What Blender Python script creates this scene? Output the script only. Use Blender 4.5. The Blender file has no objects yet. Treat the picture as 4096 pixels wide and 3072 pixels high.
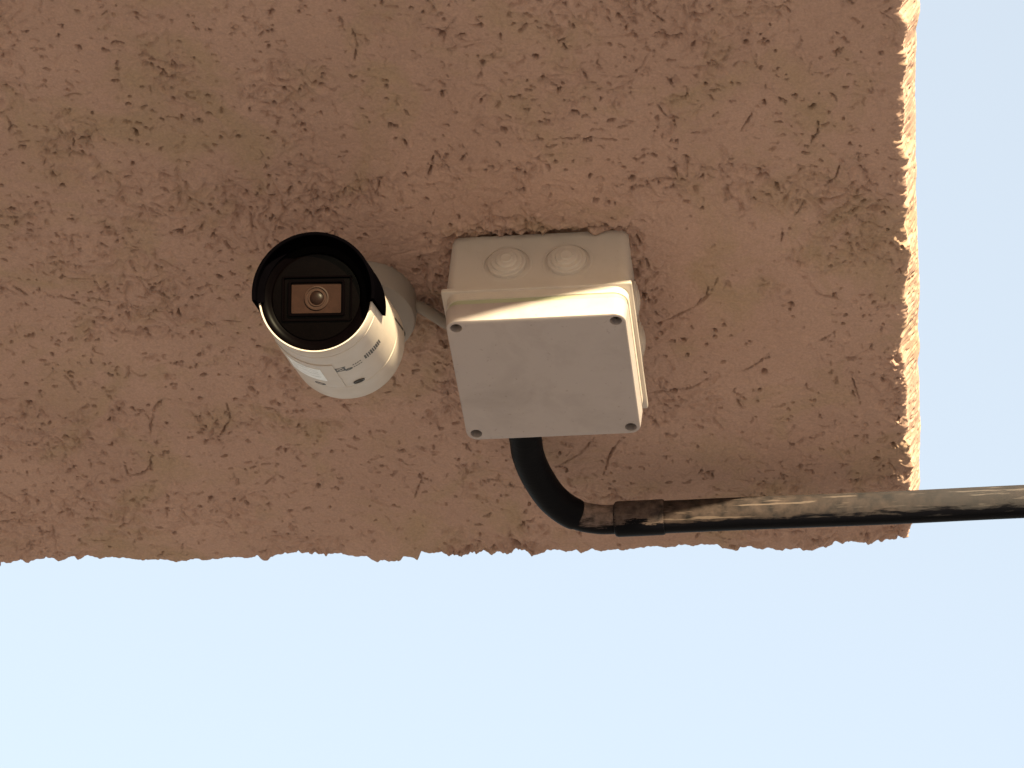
import bpy, bmesh, math
import numpy as np
from mathutils import Vector, Matrix

# ------------------------------------------------------------------ camera, sky, sun, exposure
scene = bpy.context.scene
COL = scene.collection

cam_data = bpy.data.cameras.new("camera")
cam_data.sensor_width = 36.0
cam_data.lens = 123.1
cam_data.clip_start = 0.05
cam_data.clip_end = 3000.0
cam = bpy.data.objects.new("camera", cam_data)
COL.objects.link(cam)
_rt = Vector((0.9919, 0.1178, 0.0466)); _up = Vector((0.0443, -0.6674, 0.7434)); _fw = Vector((-0.1187, 0.7353, 0.6672))
_fw.normalize(); _rt = (_rt - _fw * _rt.dot(_fw)).normalized(); _up = _rt.cross(_fw)
M = Matrix((( _rt.x, _up.x, -_fw.x, 0.2149), (_rt.y, _up.y, -_fw.y, -1.445), (_rt.z, _up.z, -_fw.z, -1.3748), (0, 0, 0, 1)))
cam.matrix_world = M
scene.camera = cam

SUN_EL = math.radians(6.5)
SUN_AZ = math.radians(152.0)          # clockwise from +Y
world = bpy.data.worlds.new("World")
scene.world = world
world.use_nodes = True
wn = world.node_tree
wn.nodes.clear()
wo = wn.nodes.new("ShaderNodeOutputWorld")
bg = wn.nodes.new("ShaderNodeBackground")
sky = wn.nodes.new("ShaderNodeTexSky")
sky.sky_type = 'NISHITA'
sky.sun_disc = False
sky.sun_elevation = SUN_EL
sky.sun_rotation = SUN_AZ
sky.altitude = 0
sky.air_density = 1.0
sky.dust_density = 8.0
sky.ozone_density = 1.0
bg.inputs["Strength"].default_value = 0.15
hz = wn.nodes.new("ShaderNodeMix"); hz.data_type = 'RGBA'      # thin even haze over the whole sky
hz.inputs[0].default_value = 0.55
hz.inputs[7].default_value = (1.06, 1.09, 1.09, 1)
wn.links.new(sky.outputs[0], hz.inputs[6])
wn.links.new(hz.outputs[2], bg.inputs[0])
wn.links.new(bg.outputs[0], wo.inputs[0])

sd = bpy.data.lights.new("sun", 'SUN')
sd.energy = 3.0
sd.angle = math.radians(0.8)
sd.color = (1.0, 0.86, 0.53)
sun = bpy.data.objects.new("sun", sd)
COL.objects.link(sun)
sdir = Vector((math.sin(SUN_AZ) * math.cos(SUN_EL), math.cos(SUN_AZ) * math.cos(SUN_EL), math.sin(SUN_EL)))
sun.rotation_euler = sdir.to_track_quat('Z', 'Y').to_euler()
sun.location = sdir * 20

scene.view_settings.view_transform = 'Standard'
scene.view_settings.look = 'None'
scene.view_settings.exposure = 2.5
scene.view_settings.gamma = 1.0
scene.view_settings.use_curve_mapping = False
scene.cycles.max_bounces = 10
scene.cycles.diffuse_bounces = 6

# ------------------------------------------------------------------ helpers
def link(name, mesh, mat=None, parent=None):
    o = bpy.data.objects.new(name, mesh)
    COL.objects.link(o)
    if mat is not None:
        mesh.materials.append(mat)
    if parent is not None:
        o.parent = parent
    return o

def empty(name, loc, label, cat):
    o = bpy.data.objects.new(name, None)
    o.empty_display_size = 0.02
    o.location = loc
    COL.objects.link(o)
    o["label"] = label
    o["category"] = cat
    return o

def np_mesh(name, co, faces, smooth=True):
    me = bpy.data.meshes.new(name)
    co = np.asarray(co, dtype=np.float32); faces = np.asarray(faces, dtype=np.int32)
    me.vertices.add(len(co)); me.vertices.foreach_set("co", co.ravel())
    n = faces.shape[1]
    me.loops.add(faces.size); me.loops.foreach_set("vertex_index", faces.ravel())
    me.polygons.add(len(faces))
    me.polygons.foreach_set("loop_start", np.arange(0, faces.size, n, dtype=np.int32))
    me.polygons.foreach_set("use_smooth", np.full(len(faces), smooth, dtype=bool))
    me.update(calc_edges=True)
    return me

def bm_mesh(name, bm, smooth_angle=None):
    bmesh.ops.recalc_face_normals(bm, faces=bm.faces)
    if smooth_angle is not None:
        for f in bm.faces: f.smooth = True
        ca = math.radians(smooth_angle)
        for e in bm.edges:
            if len(e.link_faces) == 2 and e.calc_face_angle(0) > ca: e.smooth = False
    me = bpy.data.meshes.new(name)
    bm.to_mesh(me); bm.free()
    return me

def grid_faces(nu, nv, flip=False):
    i, j = np.meshgrid(np.arange(nu - 1), np.arange(nv - 1), indexing='ij')
    a = (i * nv + j).ravel(); b = ((i + 1) * nv + j).ravel(); c = b + 1; d = a + 1
    return np.stack([a, d, c, b] if flip else [a, b, c, d], 1)

def lathe(bm, prof, n=40, mtx=Matrix(), a0=0.0, a1=2 * math.pi, cap0=False, cap1=False):
    """prof: list of (r, z) turned about local z"""
    full = abs(a1 - a0 - 2 * math.pi) < 1e-6
    m = n if full else n + 1
    rings = []
    for r, z in prof:
        if r < 1e-7:
            rings.append([bm.verts.new(mtx @ Vector((0, 0, z)))]); continue
        rings.append([bm.verts.new(mtx @ Vector((r * math.cos(a0 + (a1 - a0) * k / n), r * math.sin(a0 + (a1 - a0) * k / n), z))) for k in range(m)])
    for A, B in zip(rings[:-1], rings[1:]):
        cnt = n
        for k in range(cnt):
            k2 = (k + 1) % m
            if len(A) == 1 and len(B) == 1: continue
            if len(A) == 1: bm.faces.new((A[0], B[k], B[k2]))
            elif len(B) == 1: bm.faces.new((A[k], A[k2], B[0]))
            else: bm.faces.new((A[k], A[k2], B[k2], B[k]))
    if cap0 and len(rings[0]) > 2: bm.faces.new(rings[0])
    if cap1 and len(rings[-1]) > 2: bm.faces.new(rings[-1])
    return rings

def rrect(hx, hy, r, n=8):
    pts = []
    for cx, cy, a in ((hx - r, hy - r, 0), (-hx + r, hy - r, 90), (-hx + r, -hy + r, 180), (hx - r, -hy + r, 270)):
        for k in range(n + 1):
            t = math.radians(a + 90 * k / n)
            pts.append((cx + r * math.cos(t), cy + r * math.sin(t)))
    return pts

def loft(bm, secs, n=8, cap0=True, cap1=True, mtx=Matrix()):
    """secs: (z, hx, hy, r)"""
    rings = []
    for z, hx, hy, r in secs:
        rings.append([bm.verts.new(mtx @ Vector((x, y, z))) for x, y in rrect(hx, hy, r, n)])
    for A, B in zip(rings[:-1], rings[1:]):
        m = len(A)
        for k in range(m): bm.faces.new((A[k], A[(k + 1) % m], B[(k + 1) % m], B[k]))
    if cap0: bm.faces.new(rings[0])
    if cap1: bm.faces.new(rings[-1])
    return rings

def tube(bm, pts, rad, n=24, cap=True):
    pts = [Vector(p) for p in pts]
    rr = rad if isinstance(rad, (list, tuple)) else [rad] * len(pts)
    rings = []; prev = None
    for i, p in enumerate(pts):
        t = (pts[min(i + 1, len(pts) - 1)] - pts[max(i - 1, 0)]).normalized()
        if prev is None:
            a = Vector((0, 0, 1)); a = (a - t * a.dot(t)).normalized()
        else:
            a = (prev - t * prev.dot(t)).normalized()
        prev = a; b = t.cross(a)
        rings.append([bm.verts.new(p + (a * math.cos(2 * math.pi * k / n) + b * math.sin(2 * math.pi * k / n)) * rr[i]) for k in range(n)])
    for A, B in zip(rings[:-1], rings[1:]):
        for k in range(n): bm.faces.new((A[k], A[(k + 1) % n], B[(k + 1) % n], B[k]))
    if cap: bm.faces.new(rings[0]); bm.faces.new(rings[-1])
    return rings

def catmull(pts, per=10):
    pts = [Vector(p) for p in pts]; out = []
    for i in range(len(pts) - 1):
        p0 = pts[max(i - 1, 0)]; p1 = pts[i]; p2 = pts[i + 1]; p3 = pts[min(i + 2, len(pts) - 1)]
        for k in range(per):
            t = k / per
            out.append(0.5 * ((2 * p1) + (p2 - p0) * t + (2 * p0 - 5 * p1 + 4 * p2 - p3) * t * t + (3 * p1 - p0 - 3 * p2 + p3) * t ** 3))
    out.append(pts[-1]); return out

def vnoise(x, y, seed, z=0.0):
    """smooth value noise in [-1,1] on arrays"""
    x0 = np.floor(x).astype(np.int64); y0 = np.floor(y).astype(np.int64)
    fx = x - x0; fy = y - y0
    ux = fx * fx * fx * (fx * (fx * 6 - 15) + 10); uy = fy * fy * fy * (fy * (fy * 6 - 15) + 10)
    def h(i, j):
        n = (i * 374761393 + j * 668265263 + seed * 974711) & 0x7fffffff
        n = ((n ^ (n >> 13)) * 1274126177) & 0x7fffffff
        n = ((n ^ (n >> 16)) * 668265263) & 0x7fffffff
        return ((n ^ (n >> 15)) & 0xffff) / 32767.5 - 1
    a = h(x0, y0); b = h(x0 + 1, y0); c = h(x0, y0 + 1); d = h(x0 + 1, y0 + 1)
    return (a * (1 - ux) + b * ux) * (1 - uy) + (c * (1 - ux) + d * ux) * uy

def fbm(x, y, seed, octv=4, gain=0.5):
    s = 0; amp = 1; tot = 0
    for o in range(octv):
        ca, sa = math.cos(0.6 * o), math.sin(0.6 * o); k = 2.03 ** o
        s = s + amp * vnoise((x * ca - y * sa) * k + 17.3 * o, (x * sa + y * ca) * k - 9.1 * o, seed + o * 31); tot += amp; amp *= gain
    return s / tot

def sstep(a, b, x):
    t = np.clip((x - a) / (b - a), 0, 1); return t * t * (3 - 2 * t)

# ------------------------------------------------------------------ materials
def new_mat(name):
    m = bpy.data.materials.new(name); m.use_nodes = True
    nt = m.node_tree; nt.nodes.clear()
    out = nt.nodes.new("ShaderNodeOutputMaterial"); p = nt.nodes.new("ShaderNodeBsdfPrincipled")
    nt.links.new(p.outputs[0], out.inputs[0])
    return m, nt, p

def noise(nt, scale, detail=4, rough=0.5, vec=None, dist=0.0):
    n = nt.nodes.new("ShaderNodeTexNoise"); n.inputs["Scale"].default_value = scale
    n.inputs["Detail"].default_value = detail; n.inputs["Roughness"].default_value = rough
    n.inputs["Distortion"].default_value = dist
    if vec is not None: nt.links.new(vec, n.inputs["Vector"])
    return n.outputs[0]

def ramp(nt, fac, stops):
    r = nt.nodes.new("ShaderNodeValToRGB")
    els = r.color_ramp.elements
    while len(els) < len(stops): els.new(0.5)
    for e, (pos, c) in zip(els, stops):
        e.position = pos; e.color = (c[0], c[1], c[2], 1) if not isinstance(c, (int, float)) else (c, c, c, 1)
    nt.links.new(fac, r.inputs[0]); return r.outputs[0]

def mix(nt, fac, a, b, mode='MIX'):
    m = nt.nodes.new("ShaderNodeMix"); m.data_type = 'RGBA'; m.blend_type = mode
    for sock, v in ((m.inputs[0], fac), (m.inputs[6], a), (m.inputs[7], b)):
        if hasattr(v, 'is_linked') or isinstance(v, bpy.types.NodeSocket): nt.links.new(v, sock)
        elif isinstance(v, (int, float)): sock.default_value = v
        else: sock.default_value = (v[0], v[1], v[2], 1)
    return m.outputs[2]

def bump(nt, p, h, strength, dist):
    b = nt.nodes.new("ShaderNodeBump"); b.inputs["Strength"].default_value = strength; b.inputs["Distance"].default_value = dist
    nt.links.new(h, b.inputs["Height"]); nt.links.new(b.outputs[0], p.inputs["Normal"])

def objcoord(nt):
    return nt.nodes.new("ShaderNodeTexCoord").outputs["Object"]

def mat_plaster():
    m, nt, p = new_mat("tan_plaster"); v = objcoord(nt)
    base = ramp(nt, noise(nt, 9, 5, 0.55, v), [(0.33, PL_A), (0.68, PL_B)])
    ochre = ramp(nt, noise(nt, 16, 5, 0.62, v, 0.8), [(0.50, 0.0), (0.66, 1.0)])
    c = mix(nt, ochre, base, PL_C)
    gr = ramp(nt, noise(nt, 700, 3, 0.7, v), [(0.3, 0.86), (0.7, 1.1)])
    c = mix(nt, 1.0, c, gr, 'MULTIPLY')
    nt.links.new(c, p.inputs["Base Color"])
    p.inputs["Roughness"].default_value = 0.93
    p.inputs["Specular IOR Level"].default_value = 0.25
    bump(nt, p, noise(nt, 1100, 3, 0.6, v), 0.35, 0.0006)
    return m
PL_A = (0.395, 0.254, 0.210); PL_B = (0.458, 0.300, 0.250); PL_C = (0.382, 0.260, 0.192)

def mat_plastic(name, col, rough=0.45, dirt=(0.25, 0.19, 0.14), amt=0.25, spec=0.4, scale=35, fine=900, bstr=0.06):
    m, nt, p = new_mat(name); v = objcoord(nt)
    d = ramp(nt, noise(nt, scale, 6, 0.65, v, 0.4), [(0.48, 0.0), (0.78, amt)])
    c = mix(nt, d, col, dirt)
    s = ramp(nt, noise(nt, fine, 2, 0.5, v), [(0.68, 0.0), (0.74, amt * 0.9)])
    c = mix(nt, s, c, dirt)
    nt.links.new(c, p.inputs["Base Color"])
    r = ramp(nt, noise(nt, 60, 4, 0.6, v), [(0.3, rough - 0.06), (0.7, rough + 0.1)])
    nt.links.new(r, p.inputs["Roughness"])
    p.inputs["Specular IOR Level"].default_value = spec
    bump(nt, p, noise(nt, 1500, 2, 0.5, v), bstr, 0.0003)
    return m

def mat_simple(name, col, rough, spec=0.5, metal=0.0, coat=0.0):
    m, nt, p = new_mat(name); v = objcoord(nt)
    k = ramp(nt, noise(nt, 220, 3, 0.6, v), [(0.35, 0.85), (0.7, 1.1)])
    nt.links.new(mix(nt, 1.0, col, k, 'MULTIPLY'), p.inputs["Base Color"])
    p.inputs["Roughness"].default_value = rough; p.inputs["Specular IOR Level"].default_value = spec
    p.inputs["Metallic"].default_value = metal; p.inputs["Coat Weight"].default_value = coat
    return m

def mat_pipe(name, lo, hi, amt, br=1.0):
    """black pipe with caked tan dust lying in streaks along its length, thickest on its near upper flank"""
    m, nt, p = new_mat(name); v = objcoord(nt)
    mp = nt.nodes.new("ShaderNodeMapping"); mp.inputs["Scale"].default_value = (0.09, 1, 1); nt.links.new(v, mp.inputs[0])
    st = noise(nt, 420, 4, 0.6, mp.outputs[0])
    mp2 = nt.nodes.new("ShaderNodeMapping"); mp2.inputs["Scale"].default_value = (0.35, 1, 1); nt.links.new(v, mp2.inputs[0])
    bl = noise(nt, 75, 7, 0.75, mp2.outputs[0], 0.8)
    sep = nt.nodes.new("ShaderNodeSeparateXYZ"); nt.links.new(nt.nodes.new("ShaderNodeNewGeometry").outputs["Normal"], sep.inputs[0])
    sub = nt.nodes.new("ShaderNodeMath"); sub.operation = 'MULTIPLY_ADD'; sub.inputs[1].default_value = -0.5; sub.inputs[2].default_value = 0.0
    nt.links.new(sep.outputs["Y"], sub.inputs[0])
    zz = nt.nodes.new("ShaderNodeMath"); zz.operation = 'MULTIPLY_ADD'; zz.inputs[1].default_value = 0.32; nt.links.new(sep.outputs["Z"], zz.inputs[0]); nt.links.new(sub.outputs[0], zz.inputs[2])
    a = nt.nodes.new("ShaderNodeMath"); a.operation = 'MULTIPLY_ADD'; a.inputs[1].default_value = 0.9; nt.links.new(st, a.inputs[0]); nt.links.new(zz.outputs[0], a.inputs[2])
    b = nt.nodes.new("ShaderNodeMath"); b.operation = 'MULTIPLY_ADD'; b.inputs[1].default_value = 0.95; nt.links.new(bl, b.inputs[0]); nt.links.new(a.outputs[0], b.inputs[2])
    f = ramp(nt, b.outputs[0], [(lo, 0.0), (hi, amt)])
    dust = ramp(nt, noise(nt, 150, 5, 0.6, v), [(0.3, (0.011 * br, 0.009 * br, 0.0095 * br)), (0.7, (0.060 * br, 0.042 * br, 0.038 * br))])
    sunlit_streak = ramp(nt, noise(nt, 520, 3, 0.5, mp.outputs[0]), [(0.60, 0.0), (0.68, 0.75)])  # pale streaks that paint the sunlit line along the pipe into the dust
    dust = mix(nt, sunlit_streak, dust, (0.125, 0.092, 0.080))
    sx = nt.nodes.new("ShaderNodeSeparateXYZ"); nt.links.new(v, sx.inputs[0])
    far = nt.nodes.new("ShaderNodeMath"); far.operation = 'MULTIPLY_ADD'; far.inputs[1].default_value = 0.12; nt.links.new(bl, far.inputs[0]); nt.links.new(sx.outputs[0], far.inputs[2])
    grey = ramp(nt, far.outputs[0], [(0.14, 0.0), (0.28, 0.8)])       # soil dust near the building, grey weathering further out
    dust = mix(nt, grey, dust, mix(nt, sunlit_streak, (0.030, 0.029, 0.034), (0.08, 0.074, 0.079)))
    nt.links.new(mix(nt, f, (0.0025, 0.0025, 0.0045), dust), p.inputs["Base Color"])
    nt.links.new(ramp(nt, f, [(0, 0.55), (1, 0.95)]), p.inputs["Roughness"])
    p.inputs["Specular IOR Level"].default_value = 0.06
    bump(nt, p, st, 0.25, 0.0008)
    return m

def mat_ground():
    m, nt, p = new_mat("sandy_ground"); v = objcoord(nt)
    c = ramp(nt, noise(nt, 0.6, 8, 0.6, v), [(0.35, (0.27, 0.245, 0.225)), (0.65, (0.36, 0.33, 0.305))])
    nt.links.new(c, p.inputs["Base Color"]); p.inputs["Roughness"].default_value = 0.95
    bump(nt, p, noise(nt, 8, 8, 0.7, v), 0.5, 0.05)
    return m

MAT_PL = mat_plaster()
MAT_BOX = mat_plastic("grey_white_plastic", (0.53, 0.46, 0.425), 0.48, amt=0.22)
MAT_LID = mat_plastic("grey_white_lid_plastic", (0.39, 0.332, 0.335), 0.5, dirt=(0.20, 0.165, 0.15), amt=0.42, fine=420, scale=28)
MAT_WHITE = mat_plastic("white_painted_metal", (0.52, 0.445, 0.40), 0.5, amt=0.16, spec=0.25)
MAT_BLACK = mat_simple("black_plastic", (0.0010, 0.0006, 0.0008), 0.3, 0.012)
MAT_SHIELD = mat_simple("matt_black_shield", (0.0010, 0.0008, 0.0012), 0.6, 0.0)
MAT_GLASS = mat_simple("black_front_glass", (0.0009, 0.0005, 0.0005), 0.12, 0.06)
MAT_WIN = mat_simple("brown_reflection_window", (0.017, 0.0080, 0.0062), 0.4, 0.06)  # brown reflection painted in as base colour; ring and lens follow it
MAT_WIN2 = mat_simple("brown_lens_ring", (0.024, 0.0125, 0.010), 0.45, 0.1)
MAT_DARK = mat_simple("dark_hole", (0.03, 0.025, 0.022), 0.7)
MAT_STEEL = mat_simple("dull_steel", (0.07, 0.055, 0.046), 0.5, 0.5, 0.8)
MAT_STICK = mat_simple("white_paper_sticker", (0.82, 0.82, 0.85), 0.5)
MAT_INK = mat_simple("grey_ink", (0.05, 0.042, 0.036), 0.6)
MAT_ELBOW = mat_pipe("black_rubber_elbow", 1.42, 1.7, 0.3)
MAT_PIPE = mat_pipe("dusty_black_pipe", 0.86, 1.38, 0.95)
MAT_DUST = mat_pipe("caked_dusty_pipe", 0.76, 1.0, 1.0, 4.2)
MAT_COUP = mat_pipe("dusty_black_coupling", 0.96, 1.25, 0.8, 2.4)
MAT_CABLE = mat_plastic("pale_cable_sheath", (0.25, 0.205, 0.18), 0.5, amt=0.4)

# ------------------------------------------------------------------ ground
bm = bmesh.new()
R = 900.0; n = 64
rings = [[bm.verts.new((0, 0, 0))]]
for r in (3, 12, 40, 150, R):
    rings.append([bm.verts.new((r * math.cos(2 * math.pi * k / n), r * math.sin(2 * math.pi * k / n), 0)) for k in range(n)])
for k in range(n): bm.faces.new((rings[0][0], rings[1][k], rings[1][(k + 1) % n]))
for A, B in zip(rings[1:-1], rings[2:]):
    for k in range(n): bm.faces.new((A[k], B[k], B[(k + 1) % n], A[(k + 1) % n]))
ground = link("ground", bm_mesh("ground", bm), mat_ground())
ground.location = (0, 0, -3.0)
ground["kind"] = "structure"

# ------------------------------------------------------------------ plastered overhang
FAR=[ (0.0042,0.0018),(0.0115,0.0009),(0.0166,-0.0017),(0.0217,-0.0018),(0.0276,-0.0057),(0.0348,-0.0031),(0.0384,-0.0006),(0.0449,0.0003),(0.0486,-0.0002),(0.0501,-0.0027),(0.0611,-0.0055),(0.0685,-0.0063),(0.0772,-0.0045),(0.0830,-0.0048),(0.0888,-0.0017),(0.0939,-0.0023),(0.1004,0.0008),(0.1070,-0.0003),(0.1086,-0.0040),(0.1181,-0.0028),(0.1208,0.0016),(0.1260,0.0002),(0.1311,0.0020),(0.1363,-0.0005),(0.1399,0.0010),(0.1451,0.0006),(0.1474,-0.0016),(0.1488,-0.0010),(0.1533,-0.0023),(0.1557,-0.0010),(0.1632,0.0003),(0.1671,-0.0008),(0.1798,-0.0014),(0.1885,-0.0004),(0.1931,-0.0019),(0.1962,-0.0008),(0.1999,0.0006),(0.2033,-0.0023),(0.2059,-0.0032),(0.2087,0.0004),(0.2152,-0.0008),(0.2220,0.0013),(0.2304,-0.0007),(0.2373,-0.0064),(0.2433,-0.0027),(0.2493,0.0011),(0.2585,-0.0015),(0.2618,-0.0031),(0.2686,-0.0006),(0.2731,-0.0006),(0.2771,-0.0023),(0.2813,-0.0003),(0.2854,-0.0024),(0.2885,-0.0008),(0.2973,0.0006),(0.3005,0.0007),(0.3055,0.0019),(0.3089,-0.0055),(0.3125,-0.0028),(0.3176,-0.0026),(0.3207,-0.0070),(0.3271,-0.0071),(0.3294,-0.0052),(0.3342,-0.0075),(0.3378,-0.0053),(0.3405,-0.0012),(0.3464,-0.0025),(0.3551,-0.0003),(0.3629,-0.0010),(0.3679,0.0006),(0.3724,0.0051),(0.3747,0.0022),(0.3851,0.0019),(0.3906,0.0034),(0.4006,0.0017),(0.4030,-0.0014),(0.4069,-0.0015),(0.4084,0.0011),(0.4163,-0.0001),(0.4278,0.0013),(0.4305,0.0011),(0.4372,-0.0003),(0.4444,-0.0003),(0.4479,0.0018),(0.4546,0.0007),(0.4605,-0.0001),(0.4660,0.0022),(0.4743,0.0029),(0.4810,0.0018),(0.4887,0.0023),(0.4962,0.0038),(0.5049,0.0029),(0.5103,0.0016),(0.5120,0.0032),(0.5190,0.0040),(0.5212,0.0028),(0.5244,-0.0003),(0.5269,0.0033),(0.5306,0.0012),(0.5367,0.0004),(0.5383,0.0023),(0.5439,0.0037),(0.5513,0.0026),(0.5555,0.0011),(0.5582,0.0039),(0.5611,0.0027),(0.5638,0.0023),(0.5667,0.0009),(0.5699,0.0013),(0.5735,0.0027) ]
RIGHT=[ (0.0031,0.0041),(0.0122,0.0027),(0.0181,0.0001),(0.0511,0.0022),(0.0590,0.0017),(0.0687,-0.0006),(0.0765,0.0012),(0.0900,0.0022),(0.0950,0.0059),(0.1034,0.0021),(0.1167,0.0031),(0.1307,0.0026),(0.1446,0.0027),(0.1562,0.0044),(0.1666,0.0036),(0.1739,0.0056),(0.1893,0.0046),(0.1952,0.0018),(0.2073,0.0009),(0.2215,0.0034),(0.2353,0.0012),(0.2441,0.0004),(0.2557,-0.0018),(0.2664,0.0008),(0.2790,0.0019),(0.2921,-0.0003),(0.2960,0.0023),(0.3015,-0.0004),(0.3146,0.0010),(0.3201,-0.0007),(0.3293,-0.0008),(0.3331,0.0017),(0.3450,0.0022),(0.3540,0.0014),(0.3629,0.0006),(0.3763,0.0011),(0.3860,0.0016),(0.3938,-0.0004),(0.4042,-0.0012),(0.4077,0.0006),(0.4172,-0.0002),(0.4247,-0.0022),(0.4290,-0.0016),(0.4361,0.0033),(0.4402,0.0007),(0.4452,0.0000) ]
OUT=[ (0.0253,-0.0035),(0.0352,-0.0040),(0.0936,-0.0050),(0.1314,-0.0045),(0.1390,-0.0040),(0.1526,-0.0055),(0.1785,-0.0045),(0.2039,-0.0062),(0.2139,-0.0063),(0.2486,-0.0050),(0.2679,-0.0052),(0.2926,-0.0052),(0.3570,-0.0054),(0.4054,-0.0066),(0.4182,-0.0087),(0.4268,-0.0088) ]
MARKS=[ ([(143.1,313.1),(142.7,319.6),(131.7,319.4),(120.7,319.2),(119.8,325.6)],0.3,1.2),([(144.1,203.4),(136.4,206.9),(122.5,216.8),(112.6,227.8),(107.9,241.0)],0.3,1.0),([(121.0,218.6),(118.1,223.1)],0.5,2.0),([(137.2,190.1),(136.7,189.3)],0.7,3.0),([(128.7,179.0),(128.5,178.1)],0.8,3.5),([(150.7,144.5),(140.2,146.8),(134.7,147.8)],0.5,2.0),([(134.7,147.8),(126.4,150.7),(117.9,156.8)],0.3,1.2),([(120.7,155.3),(118.4,156.8)],0.7,2.0),([(174.0,104.0),(180.5,91.6),(186.2,72.1)],0.6,1.6),([(188.5,106.7),(198.0,92.3),(213.0,81.0)],0.4,1.0),([(174.4,353.9),(171.1,354.8)],1.1,4.0),([(191.4,354.1),(177.4,355.1)],0.4,1.5),([(169.9,353.7),(156.2,351.2)],0.4,1.0),([(93.7,379.4),(93.4,379.0)],0.7,3.5),([(75.6,426.3),(75.4,426.6)],0.6,3.0),([(206.7,387.5),(206.5,387.2)],0.7,3.0),([(404.1,380.1),(403.6,379.7)],0.8,3.5),([(434.6,248.6),(431.8,250.8),(430.7,252.3)],1.0,3.5),([(428.9,244.1),(426.5,242.0),(424.0,241.1)],0.7,2.5),([(477.7,410.1),(477.6,409.4)],0.7,3.0),([(452.9,358.0),(451.8,355.8)],0.8,3.0),([(348.1,363.5),(347.7,363.1)],0.7,3.0),([(356.9,300.3),(353.2,303.8)],1.0,3.5),([(290.2,373.3),(290.0,373.0)],0.5,2.5),([(36.9,326.6),(38.1,321.3),(41.6,315.1),(45.0,311.7)],0.5,2.5),([(46.9,361.7),(47.7,352.4),(51.4,345.6)],0.4,2.5),([(56.1,300.0),(59.3,294.3),(62.6,290.1)],0.4,2.0),([(69.6,280.2),(70.6,269.2)],0.4,1.5),([(441.9,153.7),(448.9,145.7),(454.2,131.3),(456.5,118.7)],0.8,0.9),([(405.1,147.9),(405.4,133.3),(412.2,120.9),(417.8,112.7)],0.5,1.6),([(476.6,93.8),(475.9,85.1),(469.4,86.1),(459.8,91.8)],0.4,2.0),([(475.9,159.4),(471.5,153.0),(467.0,146.5)],0.4,1.2),([(258.7,344.2),(260.4,336.5),(262.9,330.2)],0.6,2.5),([(257.1,347.7),(251.0,333.1)],0.3,1.2),([(291.0,440.2),(289.8,430.2),(292.6,418.7)],0.4,1.0),([(212.7,432.6),(212.5,427.6)],0.5,2.2),([(234.8,445.3),(242.0,435.9),(244.7,422.7)],0.7,0.7),([(180.2,424.2),(178.2,419.1)],0.5,2.0),([(156.7,360.0),(150.3,361.4)],0.4,1.5),([(133.0,376.0),(126.2,365.3)],0.4,1.4),([(126.7,396.1),(123.4,389.1)],0.4,1.4),([(89.1,356.4),(82.2,369.8)],0.6,1.2),([(113.6,233.6),(115.3,226.1)],0.4,1.5),([(79.3,235.8),(84.6,234.1)],0.4,1.5),([(45.3,191.6),(52.1,188.0)],0.6,2.0),([(81.8,177.5),(87.6,169.8),(98.7,162.3)],0.4,1.2),([(34.2,159.3),(29.6,130.7)],0.4,1.0),([(102.6,138.2),(98.9,129.8)],0.6,2.0),([(54.1,125.7),(53.8,119.5)],0.5,2.0),([(297.4,70.9),(303.4,55.8)],0.7,1.2),([(386.3,142.8),(375.5,140.3)],0.4,1.3),([(512.7,253.2),(506.2,245.1)],0.6,2.5),([(487.3,244.2),(478.2,241.8)],0.4,1.2),([(469.8,243.3),(458.5,238.1)],0.6,2.0),([(396.2,220.2),(385.6,218.1)],0.4,1.4),([(565.2,42.4),(547.2,43.9)],0.8,1.2),([(540.7,32.3),(535.1,31.2)],0.8,1.5),([(248.0,11.1),(242.7,6.4)],1.2,4.0),([(240.0,4.0),(235.9,1.6)],0.8,3.0),([(285.0,3.6),(279.1,4.3)],0.8,2.5),([(84.2,26.7),(86.0,17.9)],0.8,2.0),([(248.5,285.6),(233.0,282.9),(201.6,283.2)],0.8,2.2),([(188.6,283.3),(152.1,284.4)],0.8,2.4),([(273.7,214.3),(271.0,202.4)],0.6,2.5),([(271.9,194.5),(268.4,189.5)],0.6,2.8),([(275.6,174.6),(269.0,172.3)],0.5,2.0),([(274.8,228.0),(272.8,222.1)],0.6,2.0),([(151.5,275.1),(149.3,269.4)],0.8,3.0),([(147.5,258.1),(146.7,250.5)],0.7,2.4),([(145.9,204.3),(144.7,202.2)],0.7,2.5) ]
ANG = 0.0202
COR = np.array([0.2006, 0.2314])
EX = np.array([math.cos(ANG), math.sin(ANG)]); EY = np.array([-math.sin(ANG), math.cos(ANG)])

FINE = 0.0005
def spaced(end, far):
    a = list(np.arange(0, end, FINE)); st = FINE
    while a[-1] < far:
        st = min(st * 1.25, 0.05); a.append(a[-1] + st)
    return np.array(a)
P = spaced(0.62, 2.3)
Q = spaced(0.505, 2.6)
NP, NQ = len(P), len(Q)
PP, QQ = np.meshgrid(P, Q, indexing='ij')

def jag(tab, s, seed, far_amp):
    xs = np.array([t[0] for t in tab]); ys = np.array([t[1] for t in tab])
    j = np.interp(s, xs, ys)
    j = j + 0.0005 * vnoise(s / 0.0022, s * 0, seed) + 0.0003 * vnoise(s / 0.0009, s * 0, seed + 3)
    out = s > xs[-1]
    return np.where(out, far_amp * fbm(s / 0.02, s * 0, seed + 7, 4), j)
JR = jag(RIGHT, Q, 5, 0.003)
JF = jag(FAR, P, 9, 0.003)

rng = np.random.default_rng(11)
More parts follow.
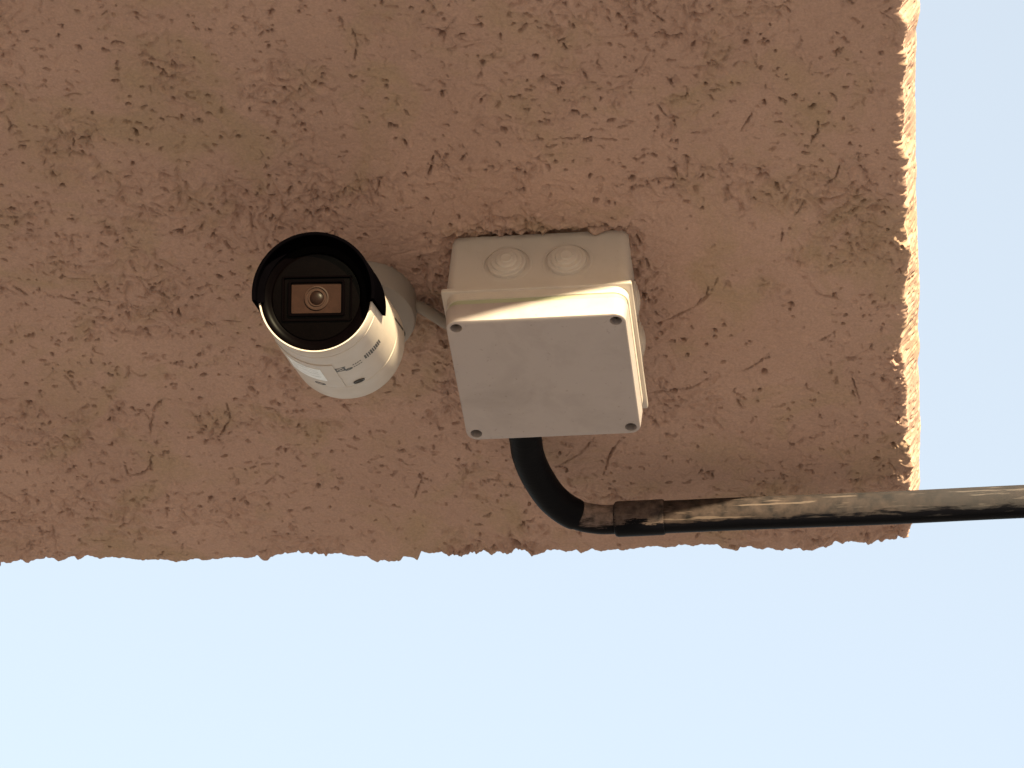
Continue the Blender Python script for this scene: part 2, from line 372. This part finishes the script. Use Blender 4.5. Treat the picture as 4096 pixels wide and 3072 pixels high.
# relief, positive = up into the slab (a hollow)
mm = 1000.0
Hh = 0.0030 * fbm(PP / 0.075, QQ / 0.075, 1, 3)
patch = fbm(PP / 0.045 + 0.6 * vnoise(PP / 0.05, QQ / 0.05, 77), QQ / 0.045, 21, 4)       # where the plaster is gritty / smooth
grit = sstep(-0.05, 0.32, patch)
warpx = 0.006 * vnoise(PP / 0.012, QQ / 0.012, 41); warpy = 0.006 * vnoise(PP / 0.012, QQ / 0.012, 42)
rid = 1 - np.abs(fbm((PP + warpx) / 0.011, (QQ + warpy) / 0.011, 51, 3)) * 3.2
Hh += 0.0014 * np.clip(rid, -0.5, 1) * (0.2 + 0.8 * grit)
rid2 = 1 - np.abs(fbm((PP + 2 * warpx) / 0.022, (QQ + 2 * warpy) / 0.022, 55, 3)) * 3.0
Hh += 0.0014 * np.clip(rid2, -0.4, 1) ** 2 * np.sign(rid2) * (0.35 + 0.65 * grit)
Hh += 0.0012 * fbm(PP / 0.006, QQ / 0.006, 61, 3) * (0.3 + 0.9 * grit)
Hh += 0.00013 * vnoise(PP / 0.0016, QQ / 0.0016, 71)

nfp = int(0.62 / FINE); nfq = int(0.505 / FINE)
pit = np.zeros((NP, NQ))
def stamp(pts, r, d):
    """groove or pit: pts in metres (p,q), radius and depth in metres"""
    R_ = int(r * 1.7 / FINE) + 2
    for (p, q, rr, dd) in pts:
        i = int(round(p / FINE)); j = int(round(q / FINE))
        i0, i1, j0, j1 = max(i - R_, 0), min(i + R_ + 1, nfp), max(j - R_, 0), min(j + R_ + 1, nfq)
        if i1 <= i0 or j1 <= j0: continue
        g = np.hypot(PP[i0:i1, j0:j1] - p, QQ[i0:i1, j0:j1] - q) / rr + RAG[i0:i1, j0:j1]
        w = dd * (1 - sstep(0.6, 1.3, g))
        np.maximum(pit[i0:i1, j0:j1], w, out=pit[i0:i1, j0:j1])
        lip = -0.16 * dd * np.exp(-((g - 1.75) / 0.35) ** 2)
        lipm[i0:i1, j0:j1] = np.minimum(lipm[i0:i1, j0:j1], lip * (0.3 + 0.7 * (QQ[i0:i1, j0:j1] < q)))
lipm = np.zeros((NP, NQ))
RAG = 0.55 * vnoise(PP / 0.0011, QQ / 0.0011, 401) + 0.35 * vnoise(PP / 0.0026, QQ / 0.0026, 402) + 0.1
def path(poly, r, d, rg):
    poly = np.array(poly); out = []
    seg = np.hypot(*np.diff(poly, axis=0).T); L = seg.sum()
    nn = max(int(L / (r * 0.6)), 1); cum = np.concatenate([[0], np.cumsum(seg)])
    ph = rg.uniform(0, 6.28, 3)
    for k in range(nn + 1):
        t = L * k / nn
        p = np.interp(t, cum, poly[:, 0]); q = np.interp(t, cum, poly[:, 1])
        mod = 0.72 + 0.28 * math.sin(t / 0.0032 + ph[0]) + 0.2 * math.sin(t / 0.0011 + ph[1])
        end = min(1, 0.45 + 3.0 * min(k, nn - k) / (nn + 1e-9)) if nn > 2 else 1
        out.append((p + rg.normal(0, r * 0.25), q + rg.normal(0, r * 0.25), max(r * (0.55 + 0.45 * mod) * end, 0.0004), d * mod * end))
    return out
for poly, r, d in MARKS:
    poly = [(a / mm, b / mm) for a, b in poly]
    stamp(path(poly, max(r, 0.55) / mm, d * 2.6 / mm, rng), max(r, 0.55) * 1.2 / mm, d / mm)
# scattered short worm-like scratches, following the direction the trowel turned in
# shallow worn hollows and drag marks left by the trowel
for k in range(700):
    p, q = rng.uniform(0.004, 0.615), rng.uniform(0.004, 0.5)
    if rng.random() > 0.15 + grit[int(p / FINE), int(q / FINE)]: continue
    a = rng.uniform(0, 6.28); ln = rng.uniform(0.002, 0.016); cur = rng.normal(0, 60); poly = []
    for t in range(7):
        poly.append((p, q)); p += math.cos(a) * ln / 6; q += math.sin(a) * ln / 6; a += cur * ln / 6
    stamp(path(poly, rng.uniform(0.0009, 0.0022), rng.uniform(0.0006, 0.0017), rng), 0.003, 0.001)
cnt = 0
while cnt < 8000:
    p, q = rng.uniform(0.004, 0.615), rng.uniform(0.004, 0.5)
    i, j = int(p / FINE), int(q / FINE)
    dens = 0.42 + 0.58 * grit[i, j]
    if 0.05 < p < 0.14 and 0.15 < q < 0.30: dens *= 0.25
    if q < 0.06: dens *= 0.55
    if rng.random() > dens: continue
    cnt += 1
    u = rng.random()
    ang = 2.2 * math.pi * vnoise(np.array([p / 0.06]), np.array([q / 0.06]), 301)[0] + rng.normal(0, 0.5)
    deep = rng.random() < 0.36
    if u < 0.45: ln = rng.uniform(0, 0.0016); r = rng.uniform(0.0003, 0.0006) + 0.0006 * rng.random() ** 2
    elif u < 0.90: ln = rng.uniform(0.0015, 0.0085); r = rng.uniform(0.0003, 0.0011)
    else: ln = rng.uniform(0.008, 0.024); r = rng.uniform(0.0003, 0.0009)
    d = r * (rng.uniform(2.2, 6.5) if deep else rng.uniform(0.7, 2.3))
    if deep: ln *= 0.6
    if ln > 0.008: d *= 0.6
    if rng.random() < 0.05: r *= 1.6; d *= 1.6
    cur = rng.normal(0, 70); poly = []; a = ang
    for k in range(7):
        poly.append((p, q)); p += math.cos(a) * ln / 6; q += math.sin(a) * ln / 6; a += cur * ln / 6 + rng.normal(0, 0.38)
    stamp(path(poly, r, d, rng), r, d)
Hh *= 1 - 0.55 * np.exp(-(PP / 0.008) ** 2)
Hh += (pit + lipm) * (1 - 0.7 * np.exp(-(PP / 0.004) ** 2))

# lumpy mortar round the box and beside the camera mount
WX = COR[0] - PP * EX[0] - QQ * EY[0]; WY = COR[1] - PP * EX[1] - QQ * EY[1]
dx = np.maximum(np.abs(WX) - 0.051, 0); dy = np.maximum(np.abs(WY) - 0.051, 0); db = np.hypot(dx, dy)
mess = np.exp(-(db / 0.009) ** 2) * sstep(0.03, -0.045, WY)
side = np.exp(-((WX + 0.062) / 0.012) ** 2) * np.exp(-((WY - 0.012) / 0.03) ** 2)
lum = fbm(PP / 0.005, QQ / 0.005, 91, 3)
gap = np.exp(-(db / 0.0026) ** 2) * sstep(-0.040, -0.049, WY) * sstep(-0.25, 0.15, vnoise(PP / 0.007, QQ / 0.007, 95))
Hh += mess * (0.0042 * lum - 0.0010) + side * (0.0045 * lum + 0.0005) + 0.0060 * gap + 0.0030 * np.exp(-(db / 0.0045) ** 2) * sstep(-0.030, -0.045, WY)
brk = np.exp(-(((PP - 0.243) / 0.012) ** 2 + ((QQ - 0.006) / 0.006) ** 2)) + 0.7 * np.exp(-(((PP - 0.283) / 0.018) ** 2 + ((QQ - 0.004) / 0.004) ** 2)) + 0.6 * np.exp(-(((PP - 0.085) / 0.006) ** 2 + ((QQ - 0.02) / 0.01) ** 2))
Hh += brk * 0.0085 * (lum + 0.25 * rid)
# the plaster is rougher along the right-hand arris
arr = np.exp(-(PP / 0.012) ** 2)
Hh += arr * (0.0004 * fbm(PP / 0.0055, QQ / 0.0055, 111, 3) + 0.0006 * np.clip(rid, -0.5, 1))
# arris rolls up at both free edges
Hh += 0.0012 * np.exp(-PP / 0.0012) + 0.0012 * np.exp(-QQ / 0.0012)

pw = PP + JR[None, :] * np.exp(-PP / 0.02)
qw = QQ + JF[:, None] * np.exp(-QQ / 0.02)
X = COR[0] - pw * EX[0] - qw * EY[0]; Y = COR[1] - pw * EX[1] - qw * EY[1]
co = np.stack([X, Y, Hh], -1)

overhang = empty("roof_overhang", (0.2006, 0.2314, 0), "tan rough plastered underside of a concrete overhang with a ragged sunlit right edge", "overhang")
def child(name, co_, faces, mat=MAT_PL):
    o = link(name, np_mesh(name, co_, faces), mat, overhang)
    o.matrix_parent_inverse = Matrix.Translation(overhang.location).inverted()
    return o
child("underside", co.reshape(-1, 3), grid_faces(NP, NQ))

# right-hand edge face: leans out a little over its first centimetres, then rises
TH = 0.15
zs = np.concatenate([np.arange(0.0, 0.026, 0.0007), np.linspace(0.0275, TH, 26)])
ox = np.array([t[0] for t in OUT]); oy = -np.array([t[1] for t in OUT])
outm = np.interp(Q, ox, oy, right=0.008)
corner = sstep(0.0, 0.028, Q)
S_, Z_ = np.meshgrid(np.arange(NQ), zs, indexing='ij')
qs = Q[S_]
prof = sstep(-0.004, 0.021, Z_) * 1.0
prof0 = sstep(-0.004, 0.021, np.zeros(1))[0]
prof = (prof - prof0) / (1 - prof0)
lean = np.where(Z_ > 0.022, (Z_ - 0.022) * 0.06, 0)
tgt = outm[:, None] + JR[:, None]
fade = sstep(0.0, 0.004, Z_)
rough = 0.0007 * fbm(qs / 0.012, Z_ / 0.012, 131, 4)
rag2 = 0.5 * vnoise(qs / 0.0014, Z_ / 0.0014, 411)
for k in range(620):
    i = int(rng.integers(0, int(0.5 / FINE))); zc = rng.uniform(0.0005, 0.0255); rr = rng.uniform(0.0004, 0.0009) + 0.0012 * rng.random() ** 4
    w = int(rr * 2 / FINE) + 2; i0, i1 = max(i - w, 0), i + w
    g = np.hypot(qs[i0:i1] - Q[i], (Z_[i0:i1] - zc) * rng.uniform(0.5, 1.2)) / rr + rag2[i0:i1]
    rough[i0:i1] -= rng.uniform(0.0006, 0.0022) * (1 - sstep(0.5, 1.3, g))
o_ = (tgt * prof - lean + rough * fade) * corner[:, None]
pside = pw[0][:, None] - o_
qside = np.repeat(qw[0][:, None], len(zs), 1)
zside = Hh[0][:, None] * (1 - sstep(0, 0.012, Z_)) + Z_
xs_ = COR[0] - pside * EX[0] - qside * EY[0]; ys_ = COR[1] - pside * EX[1] - qside * EY[1]
e = child("side_edge", np.stack([xs_, ys_, zside], -1).reshape(-1, 3), grid_faces(NQ, len(zs), True))
e["label"] = "ragged right edge of the plaster, lit cream by low sun"

# far edge face
zf = np.concatenate([np.arange(0.0, 0.012, 0.0012), np.linspace(0.014, TH, 20)])
S_, Z_ = np.meshgrid(np.arange(NP), zf, indexing='ij')
ps = P[S_]
cornerf = sstep(0.0, 0.028, P)
fade = sstep(0.0, 0.004, Z_)
of = (0.0015 * fbm(ps / 0.009, Z_ / 0.009, 171, 4) * fade - 0.03 * Z_ * 1.0) * cornerf[:, None]
qf = qw[:, 0][:, None] - of
pf = np.repeat(pw[:, 0][:, None], len(zf), 1)
zz = Hh[:, 0][:, None] * (1 - sstep(0, 0.012, Z_)) + Z_
xf = COR[0] - pf * EX[0] - qf * EY[0]; yf = COR[1] - pf * EX[1] - qf * EY[1]
child("far_edge", np.stack([xf, yf, zz], -1).reshape(-1, 3), grid_faces(NP, len(zf)))
# top and the two hidden ends close the slab
top = [tuple(COR - p * EX - q * EY) + (TH - 0.002,) for p, q in ((0.004, 0.004), (P[-1], 0.004), (P[-1], Q[-1]), (0.004, Q[-1]))]
bot = [tuple(COR - p * EX - q * EY) + (0.002,) for p, q in ((0.004, 0.004), (P[-1], 0.004), (P[-1], Q[-1]), (0.004, Q[-1]))]
child("slab_top", np.array(top), np.array([[0, 1, 2, 3]]))
child("rear_end", np.array([top[1], top[2], top[3], bot[1], bot[2], bot[3]]), np.array([[0, 1, 4, 3], [1, 2, 5, 4]]))

# ------------------------------------------------------------------ junction box
box = empty("junction_box", (0, 0, 0), "square grey white plastic junction box fixed under the plastered overhang", "junction box")
bm = bmesh.new()
loft(bm, [(0.004, 0.0500, 0.0500, 0.005), (-0.0368, 0.0512, 0.0512, 0.006)], cap0=True, cap1=False)
loft(bm, [(-0.0368, 0.0512, 0.0512, 0.006), (-0.0376, 0.0520, 0.0516, 0.002), (-0.0376, 0.0532, 0.0522, 0.0012), (-0.0396, 0.0532, 0.0522, 0.0012), (-0.0400, 0.0526, 0.0517, 0.002)], cap0=False, cap1=True)
loft(bm, [(-0.0396, 0.0510, 0.0510, 0.0085), (-0.0446, 0.0508, 0.0508, 0.0085), (-0.0450, 0.0499, 0.0499, 0.0085)], cap0=False, cap1=True)
link("box_base", bm_mesh("box_base", bm, 35), MAT_BOX, box)
bm = bmesh.new()
loft(bm, [(-0.0440, 0.0500, 0.0500, 0.0078), (-0.0500, 0.0500, 0.0500, 0.0076)], cap0=False, cap1=False)
link("seal_groove", bm_mesh("seal_groove", bm, 35), mat_plastic("grey_seal", (0.36, 0.37, 0.27), 0.6), box)

HO = 0.0444; HR = 0.0034
bm = bmesh.new()
rg = loft(bm, [(-0.0482, 0.0492, 0.0492, 0.008), (-0.0484, 0.0506, 0.0506, 0.0075), (-0.0492, 0.0509, 0.0509, 0.0075), (-0.0594, 0.0501, 0.0501, 0.0066), (-0.0602, 0.0498, 0.0498, 0.0063), (-0.0605, 0.0492, 0.0492, 0.0058)], cap0=True, cap1=False, n=10)
from mathutils.geometry import delaunay_2d_cdt
loop = list(rg[-1]); cons = [(k, (k + 1) % len(loop)) for k in range(len(loop))]
holes = []
for sx in (-1, 1):
    for sy in (-1, 1):
        n = 24
        vs = [bm.verts.new((sx * HO + HR * math.cos(2 * math.pi * k / n), sy * HO + HR * math.sin(2 * math.pi * k / n), -0.0605)) for k in range(n)]
        o0 = len(loop); loop += vs; cons += [(o0 + k, o0 + (k + 1) % n) for k in range(n)]
        holes.append(vs)
_v, _e, _f, _ov, _oe, _of = delaunay_2d_cdt([Vector((v.co.x, v.co.y)) for v in loop], cons, [], 1, 1e-7)
for f in _f:
    c = sum((_v[i] for i in f), Vector((0, 0))) / 3
    if any((c - Vector((sx * HO, sy * HO))).length < HR * 0.99 for sx in (-1, 1) for sy in (-1, 1)): continue
    bm.faces.new([loop[_ov[i][0]] for i in f])
for vs in holes:
    n = len(vs)
    low = [bm.verts.new((v.co.x, v.co.y, -0.0545)) for v in vs]
    for k in range(n): bm.faces.new((vs[k], vs[(k + 1) % n], low[(k + 1) % n], low[k]))
    bm.faces.new(low)
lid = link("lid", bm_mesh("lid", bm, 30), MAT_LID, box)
for q, (sx, sy) in enumerate(((-1, -1), (1, -1), (-1, 1), (1, 1))):
    bm = bmesh.new()
    lathe(bm, [(0.0029, 0.0), (0.0029, -0.0012), (0.0024, -0.0017), (0.0, -0.0018)], 20)
    for yy in (-0.00035, 0.00035):
        pass
    s = link("screw", bm_mesh("screw", bm, 40), MAT_STEEL, lid)
    s.location = (sx * HO, sy * HO, -0.0545)
    bm = bmesh.new()
    bmesh.ops.create_cube(bm, size=1, matrix=Matrix.Rotation(0.5 + q, 4, 'Z') @ Matrix.Diagonal((0.0046, 0.0008, 0.0004, 1)))
    so = link("screw_slot", bm_mesh("screw_slot", bm), MAT_DARK, lid)
    so.location = (sx * HO, sy * HO, -0.05645)

def grommet(x, y, nx, ny, k):
    bm = bmesh.new()
    z = Vector((nx, ny, 0)); xa = Vector((-ny, nx, 0)); ya = Vector((0, 0, 1))
    m = Matrix(((xa.x, ya.x, z.x, x), (xa.y, ya.y, z.y, y), (xa.z, ya.z, z.z, -0.0195), (0, 0, 0, 1)))
    prof = [(0.0144, -0.002), (0.0144, 0.0004), (0.0139, 0.0010), (0.0128, 0.0011), (0.0124, 0.0006), (0.0112, 0.0007), (0.0108, 0.0036), (0.0104, 0.0040), (0.0090, 0.0042), (0.0086, 0.0058), (0.0082, 0.0061), (0.0064, 0.0062), (0.0060, 0.0074), (0.0056, 0.0077), (0.0036, 0.0079), (0.0033, 0.0085), (0.0028, 0.0087), (0.0020, 0.0085), (0.0, 0.0083)]
    lathe(bm, [(r, zz_ * k * 0.74 - 0.0006 * (0.0112 <= r <= 0.0124)) for r, zz_ in prof], 40, m)
    link("grommet", bm_mesh("grommet", bm, 25), MAT_BOX, box)
for s in (-0.0172, 0.0166):
    grommet(s, -0.0503, 0, -1, 1.0)
    grommet(0.0503, s, 1, 0, 0.62)
    grommet(-0.0503, s, -1, 0, 1.0)
grommet(0.0166, 0.0503, 0, 1, 1.0); grommet(-0.0221, 0.0503, 0, 1, 0.5)

# ------------------------------------------------------------------ conduit
ZC = -0.03
pipe = empty("conduit", (-0.022, 0.05, ZC), "dusty black conduit pipe bending out of the grey box towards the right", "pipe")
def cpart(name, bm, mat):
    o = link(name, bm_mesh(name, bm, 40), mat, pipe)
    o.matrix_parent_inverse = Matrix.Translation(pipe.location).inverted()
    return o
axis = catmull([(-0.0220, 0.045, ZC), (-0.0221, 0.066, ZC), (-0.0221, 0.0853, ZC), (-0.0222, 0.1005, ZC), (-0.0190, 0.1200, ZC), (-0.0118, 0.1412, ZC), (-0.0009, 0.1553, ZC), (0.0125, 0.1612, ZC), (0.026, 0.1619, ZC), (0.040, 0.1618, ZC)], 10)
cut = [i for i, v in enumerate(axis) if v.x < 0.0005][-1]
bm = bmesh.new()
tube(bm, axis[:cut + 1], [0.0096] * (cut - 1) + [0.0096, 0.0094], 32)
cpart("elbow", bm, MAT_ELBOW)
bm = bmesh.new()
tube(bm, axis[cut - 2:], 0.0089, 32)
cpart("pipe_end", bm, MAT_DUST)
bm = bmesh.new()
pts = [(0.0228, 0.1619), (0.0236, 0.1619), (0.0250, 0.1619), (0.040, 0.1618), (0.0520, 0.1616), (0.0530, 0.1616)]
tube(bm, [(x, y, ZC) for x, y in pts], [0.0090, 0.0103, 0.0108, 0.0108, 0.0108, 0.0104], 32)
cpart("coupling", bm, MAT_COUP)
bm = bmesh.new()
rngp = np.random.default_rng(3)
px = [0.048 + 0.012 * k for k in range(130)]
tube(bm, [(x, 0.1617 - 0.0035 * max(0, x - 0.05) + 0.0002 * math.sin(x * 40), ZC + 0.0002 * math.sin(x * 31)) for x in px], 0.0099, 32)
cpart("pipe_run", bm, MAT_PIPE)

# ------------------------------------------------------------------ bullet camera
Fp = Vector((-0.1038, -0.1357, -0.1180)); Rp = Vector((-0.1088, -0.0251, -0.0500))
ax = (Fp - Rp); L = ax.length; ax.normalize()
upv = Vector((0, 0, 1)); upv = (upv - ax * upv.dot(ax)).normalized(); rtv = upv.cross(ax)
device = empty("security_camera", (-0.109, -0.0068, 0), "white bullet security camera with black sun shield, hanging left of the grey box", "security camera")
device.matrix_world = Matrix.Translation((-0.109, -0.0068, 0))
RB = 0.0303
# local frame: x right, y up, z along the barrel towards its front, origin at the rear of the barrel
ML = Matrix(((rtv.x, upv.x, ax.x, Rp.x), (rtv.y, upv.y, ax.y, Rp.y), (rtv.z, upv.z, ax.z, Rp.z), (0, 0, 0, 1)))
MP = Matrix.Translation((-0.109, -0.0068, 0)).inverted() @ ML
def dpart(name, bm, mat, parent=None, ang=35):
    o = link(name, bm_mesh(name, bm, ang), mat)
    for v in o.data.vertices:           # the barrel flares slightly towards its rear
        k = 1 + 0.075 * min(max(1 - v.co.z / L, 0), 1)
        v.co.x *= k; v.co.y *= k
    o.parent = parent or device
    if parent is None: o.matrix_local = MP
    return o
# base disc on the plaster, with neck and joint
bm = bmesh.new()
lathe(bm, [(0.0325, 0.006), (0.0335, -0.001), (0.0335, -0.0115), (0.0326, -0.0140), (0.0300, -0.0152), (0.0215, -0.0158), (0.0, -0.0160)], 56)
base = link("mount_base", bm_mesh("mount_base", bm, 35), mat_plastic("grey_mount_metal", (0.29, 0.245, 0.225), 0.45, amt=0.2), device)
for a in (-28, 92, 212):
    bm = bmesh.new(); lathe(bm, [(0.0026, -0.0162), (0.0026, -0.0152), (0.0, -0.0152)], 16, Matrix.Translation((0.0265 * math.cos(math.radians(a)), -0.0265 * math.sin(math.radians(a)), -0.0005)))
    lathe(bm, [(0.0, -0.0164), (0.0026, -0.0163)], 16, Matrix.Translation((0.0265 * math.cos(math.radians(a)), -0.0265 * math.sin(math.radians(a)), -0.0001)))
    link("screw_hole", bm_mesh("screw_hole", bm, 40), MAT_DARK, base)
bm = bmesh.new()
b0 = Vector((0, 0, -0.012)); b1 = Rp - Vector((-0.109, -0.0068, 0)) + ax * 0.012
tube(bm, [b0, b0.lerp(b1, 0.35), b0.lerp(b1, 0.6), b1], [0.016, 0.0145, 0.0125, 0.0125], 28)
link("joint_arm", bm_mesh("joint_arm", bm, 40), MAT_WHITE, device)
# barrel
bm = bmesh.new()
lathe(bm, [(0.0, -0.0045), (0.0200, -0.0042), (0.0268, -0.0028), (0.0294, 0.0000), (RB, 0.0045), (RB, 0.0350), (RB - 0.00045, 0.0354), (RB - 0.00045, 0.0360), (RB, 0.0364), (RB, L - 0.0150), (RB - 0.0005, L - 0.0146), (RB - 0.0005, L - 0.0138), (RB, L - 0.0134), (RB, L - 0.0006), (RB - 0.0003, L), (RB - 0.0008, L), (RB - 0.0010, L - 0.0004), (RB - 0.0012, L - 0.0045)], 96)
dpart("barrel", bm, MAT_WHITE)
# front glass: dark bezel, shallow cone, flat inner disc
bm = bmesh.new()
lathe(bm, [(RB - 0.0010, L - 0.0040), (RB - 0.0012, L - 0.0010), (RB - 0.0034, L - 0.0010), (RB - 0.0052, L - 0.0022), (0.0236, L - 0.0030)], 72)
dpart("front_bezel", bm, MAT_BLACK)
bm = bmesh.new()
lathe(bm, [(0.0238, L - 0.0032), (0.0234, L - 0.0024), (0.0226, L - 0.0021), (0.0, L - 0.0021)], 72)
fg = dpart("front_glass", bm, MAT_GLASS)
def bars(bm, cx, cy, hx, hy, w, z0, z1, rot=0.0):
    m = Matrix.Translation((cx, cy, 0)) @ Matrix.Rotation(rot, 4, 'Z')
    o = rrect(hx, hy, 0.0012, 4); i = rrect(hx - w, hy - w, 0.0007, 4)
    V = [[bm.verts.new(m @ Vector((x, y, z))) for x, y in ring] for ring, z in ((o, z0), (o, z1 - 0.0002), (rrect(hx - 0.0002, hy - 0.0002, 0.0011, 4), z1), (rrect(hx - w + 0.0002, hy - w + 0.0002, 0.0008, 4), z1), (i, z1 - 0.0002), (i, z0))]
    for A, B in zip(V[:-1], V[1:]):
        n = len(A)
        for k in range(n): bm.faces.new((A[k], A[(k + 1) % n], B[(k + 1) % n], B[k]))
WC = (0.0006, -0.0012)
bm = bmesh.new(); bars(bm, WC[0], WC[1], 0.0186, 0.0122, 0.0010, L - 0.0022, L - 0.0010)
dpart("outer_frame", bm, MAT_BLACK)
bm = bmesh.new(); bars(bm, WC[0] - 0.0002, WC[1] + 0.0002, 0.0150, 0.0097, 0.0014, L - 0.0022, L - 0.0006)
dpart("window_frame", bm, MAT_BLACK)
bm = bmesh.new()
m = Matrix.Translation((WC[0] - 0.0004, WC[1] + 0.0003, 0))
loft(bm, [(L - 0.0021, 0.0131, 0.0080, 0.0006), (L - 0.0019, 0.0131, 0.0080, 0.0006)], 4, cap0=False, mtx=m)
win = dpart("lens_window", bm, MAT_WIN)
bm = bmesh.new()
m = Matrix.Translation((WC[0] - 0.0002, WC[1] + 0.0002, L - 0.0019))
lathe(bm, [(0.0066, 0.0), (0.0064, 0.0006), (0.0058, 0.0007), (0.0055, 0.0002), (0.0047, 0.0002), (0.0044, 0.0006), (0.0039, 0.0006), (0.0036, 0.0001)], 40, m)
dpart("lens_ring", bm, MAT_WIN2, win)
bm = bmesh.new()
lathe(bm, [(0.0037, 0.0001), (0.0030, 0.0007), (0.0018, 0.0011), (0.0, 0.0012)], 28, m)
dpart("lens", bm, mat_simple("brown_lens_glass", (0.009, 0.004, 0.0033), 0.4, 0.1), win)
for gx in (-0.0205, 0.0205):
    pass
# sun shield: half shell over the barrel, standing proud of the front
bm = bmesh.new()
RS0, RS1 = RB + 0.0004, RB + 0.0021
a0, a1 = math.radians(-7), math.radians(187)
lathe(bm, [(RS0, L - 0.036), (RS1 - 0.0003, L - 0.036), (RS1, L - 0.0355), (RS1, L + 0.0088), (RS1 - 0.0003, L + 0.0092), (RS0 + 0.0002, L + 0.0092), (RS0 - 0.0002, L + 0.0088), (RS0 - 0.0002, L + 0.002), (RS0 - 0.0036, L + 0.0012), (RS0 - 0.0038, L + 0.0002), (RS0 - 0.0004, L + 0.0001), (RS0, L - 0.036)], 72, a0=a0, a1=a1)
bmesh.ops.holes_fill(bm, edges=[e for e in bm.edges if e.is_boundary], sides=0)
dpart("sun_shield", bm, MAT_SHIELD)
# printed marks, sticker, card cover on the belly of the barrel: angle measured from up towards right
def curved(bm, a0, a1, z0, z1, r, skew=0.0, n=6, th=0.00025):
    rows = []
    for rr in (r, r + th):
        for k in range(n + 1):
            a = math.radians(a0 + (a1 - a0) * k / n)
            rows.append([bm.verts.new((rr * math.sin(a), rr * math.cos(a), z + skew * (k / n - 0.5))) for z in (z0, z1)])
    A, B = rows[:n + 1], rows[n + 1:]
    for k in range(n):
        bm.faces.new((B[k][0], B[k][1], B[k + 1][1], B[k + 1][0]))
        bm.faces.new((A[k][0], A[k + 1][0], B[k + 1][0], B[k][0])); bm.faces.new((A[k][1], B[k][1], B[k + 1][1], A[k + 1][1]))
    bm.faces.new((A[0][0], B[0][0], B[0][1], A[0][1])); bm.faces.new((A[n][0], A[n][1], B[n][1], B[n][0]))
bm = bmesh.new(); curved(bm, 166, 238, 38, 97, 0) if False else curved(bm, 172, 236, 0.040, 0.098, RB - 0.0002, 0.004, 14, 0.0007)
cov = dpart("card_cover", bm, MAT_WHITE)
bm = bmesh.new(); curved(bm, 186, 222, 0.058, 0.088, RB + 0.0005, 0.002, 10, 0.0002)
dpart("sticker", bm, MAT_STICK)
bm = bmesh.new()
for zz_, a_, b_ in ((0.083, 190, 214), (0.079, 190, 206), (0.074, 190, 217), (0.066, 190, 200)):
    curved(bm, a_, b_, zz_, zz_ + 0.0005, RB + 0.00072, 0, 5, 0.00003)
dpart("sticker_print", bm, mat_simple("pale_grey_ink", (0.45, 0.45, 0.46), 0.6))
for a_, z_, r_ in ((157.7, 0.0432, 0.0024), (196, 0.0455, 0.0022)):
    ar = math.radians(a_)
    nrm = Vector((math.sin(ar), math.cos(ar), 0)); t = Vector((math.cos(ar), -math.sin(ar), 0)); zz_ = Vector((0, 0, 1))
    m = Matrix(((t.x, zz_.x, nrm.x, nrm.x * RB), (t.y, zz_.y, nrm.y, nrm.y * RB), (t.z, zz_.z, nrm.z, z_), (0, 0, 0, 1)))
    bm = bmesh.new(); lathe(bm, [(r_ + 0.0008, 0.0001), (r_ + 0.0007, 0.0006), (r_, 0.0006), (r_ - 0.0002, 0.0002), (0, 0.0002)], 24, m)
    sc_ = dpart("cover_screw", bm, MAT_STEEL)
    bm = bmesh.new(); bmesh.ops.create_cube(bm, size=1, matrix=m @ Matrix.Translation((0, 0, 0.0003)) @ Matrix.Rotation(0.7, 4, 'Z') @ Matrix.Diagonal((0.0042, 0.0012, 0.0004, 1)))
    so = dpart("screw_slot", bm, MAT_DARK, sc_)
bm = bmesh.new()
def ink(a, z, wa, wz, sk=0.0): curved(bm, a - wa / 2, a + wa / 2, z - wz / 2, z + wz / 2, RB + 0.00003, sk, 3, 0.00005)
# crossed-out bin mark, a round mark, two lines of small type, and a block of upright strokes
for da, dz, wa, wz, sk in ((0, 0.0032, 9, 0.0007, 0), (0, -0.0026, 6, 0.0008, 0), (-3.2, 0, 1.3, 0.006, 0), (3.2, 0, 1.3, 0.006, 0), (0, 0, 8, 0.0009, 0.006), (0, 0, 8, 0.0009, -0.006)): ink(167.5 + da * 1.35, 0.0805 + dz * 1.3, wa * 1.4, wz * 1.5, sk * 1.3)
for k in range(8):
    t = k * math.pi / 4; ink(159.5 + 2.6 * math.cos(t), 0.0765 + 0.0016 * math.sin(t), 3.2, 0.0016)
for k in range(4): ink(149.5 + (k - 1.5) * 2.6, 0.0815, 1.8, 0.0016); ink(149.5 + (k - 1.5) * 2.6, 0.0765, 2.0, 0.0013)
for k in range(9): ink(139 - k * 2.6, 0.0812 - k * 0.0003, 1.5 if k % 3 else 2.1, 0.0088 if k % 2 else 0.0076, 0.0004)
for k in range(4): ink(178.5 - k * 2.2, 0.0845, 1.4, 0.0010)
dpart("printed_marks", bm, MAT_INK)
bm = bmesh.new(); curved(bm, 79.5, 81.5, 0.010, 0.043, RB - 0.0001, 0, 2, 0.0004)
dpart("side_slot", bm, MAT_DARK)

# ------------------------------------------------------------------ pale cable between the mount and the box
bm = bmesh.new()
tube(bm, catmull([(-0.083, -0.006, -0.0035), (-0.0745, -0.0035, -0.0040), (-0.068, 0.0015, -0.0048), (-0.061, 0.0060, -0.0075), (-0.050, 0.0095, -0.0120)], 8), 0.0036, 16)
cable = link("cable", bm_mesh("cable", bm, 50), MAT_CABLE)
cable["label"] = "short pale cable bridging the camera mount and the grey box"
cable["category"] = "cable"
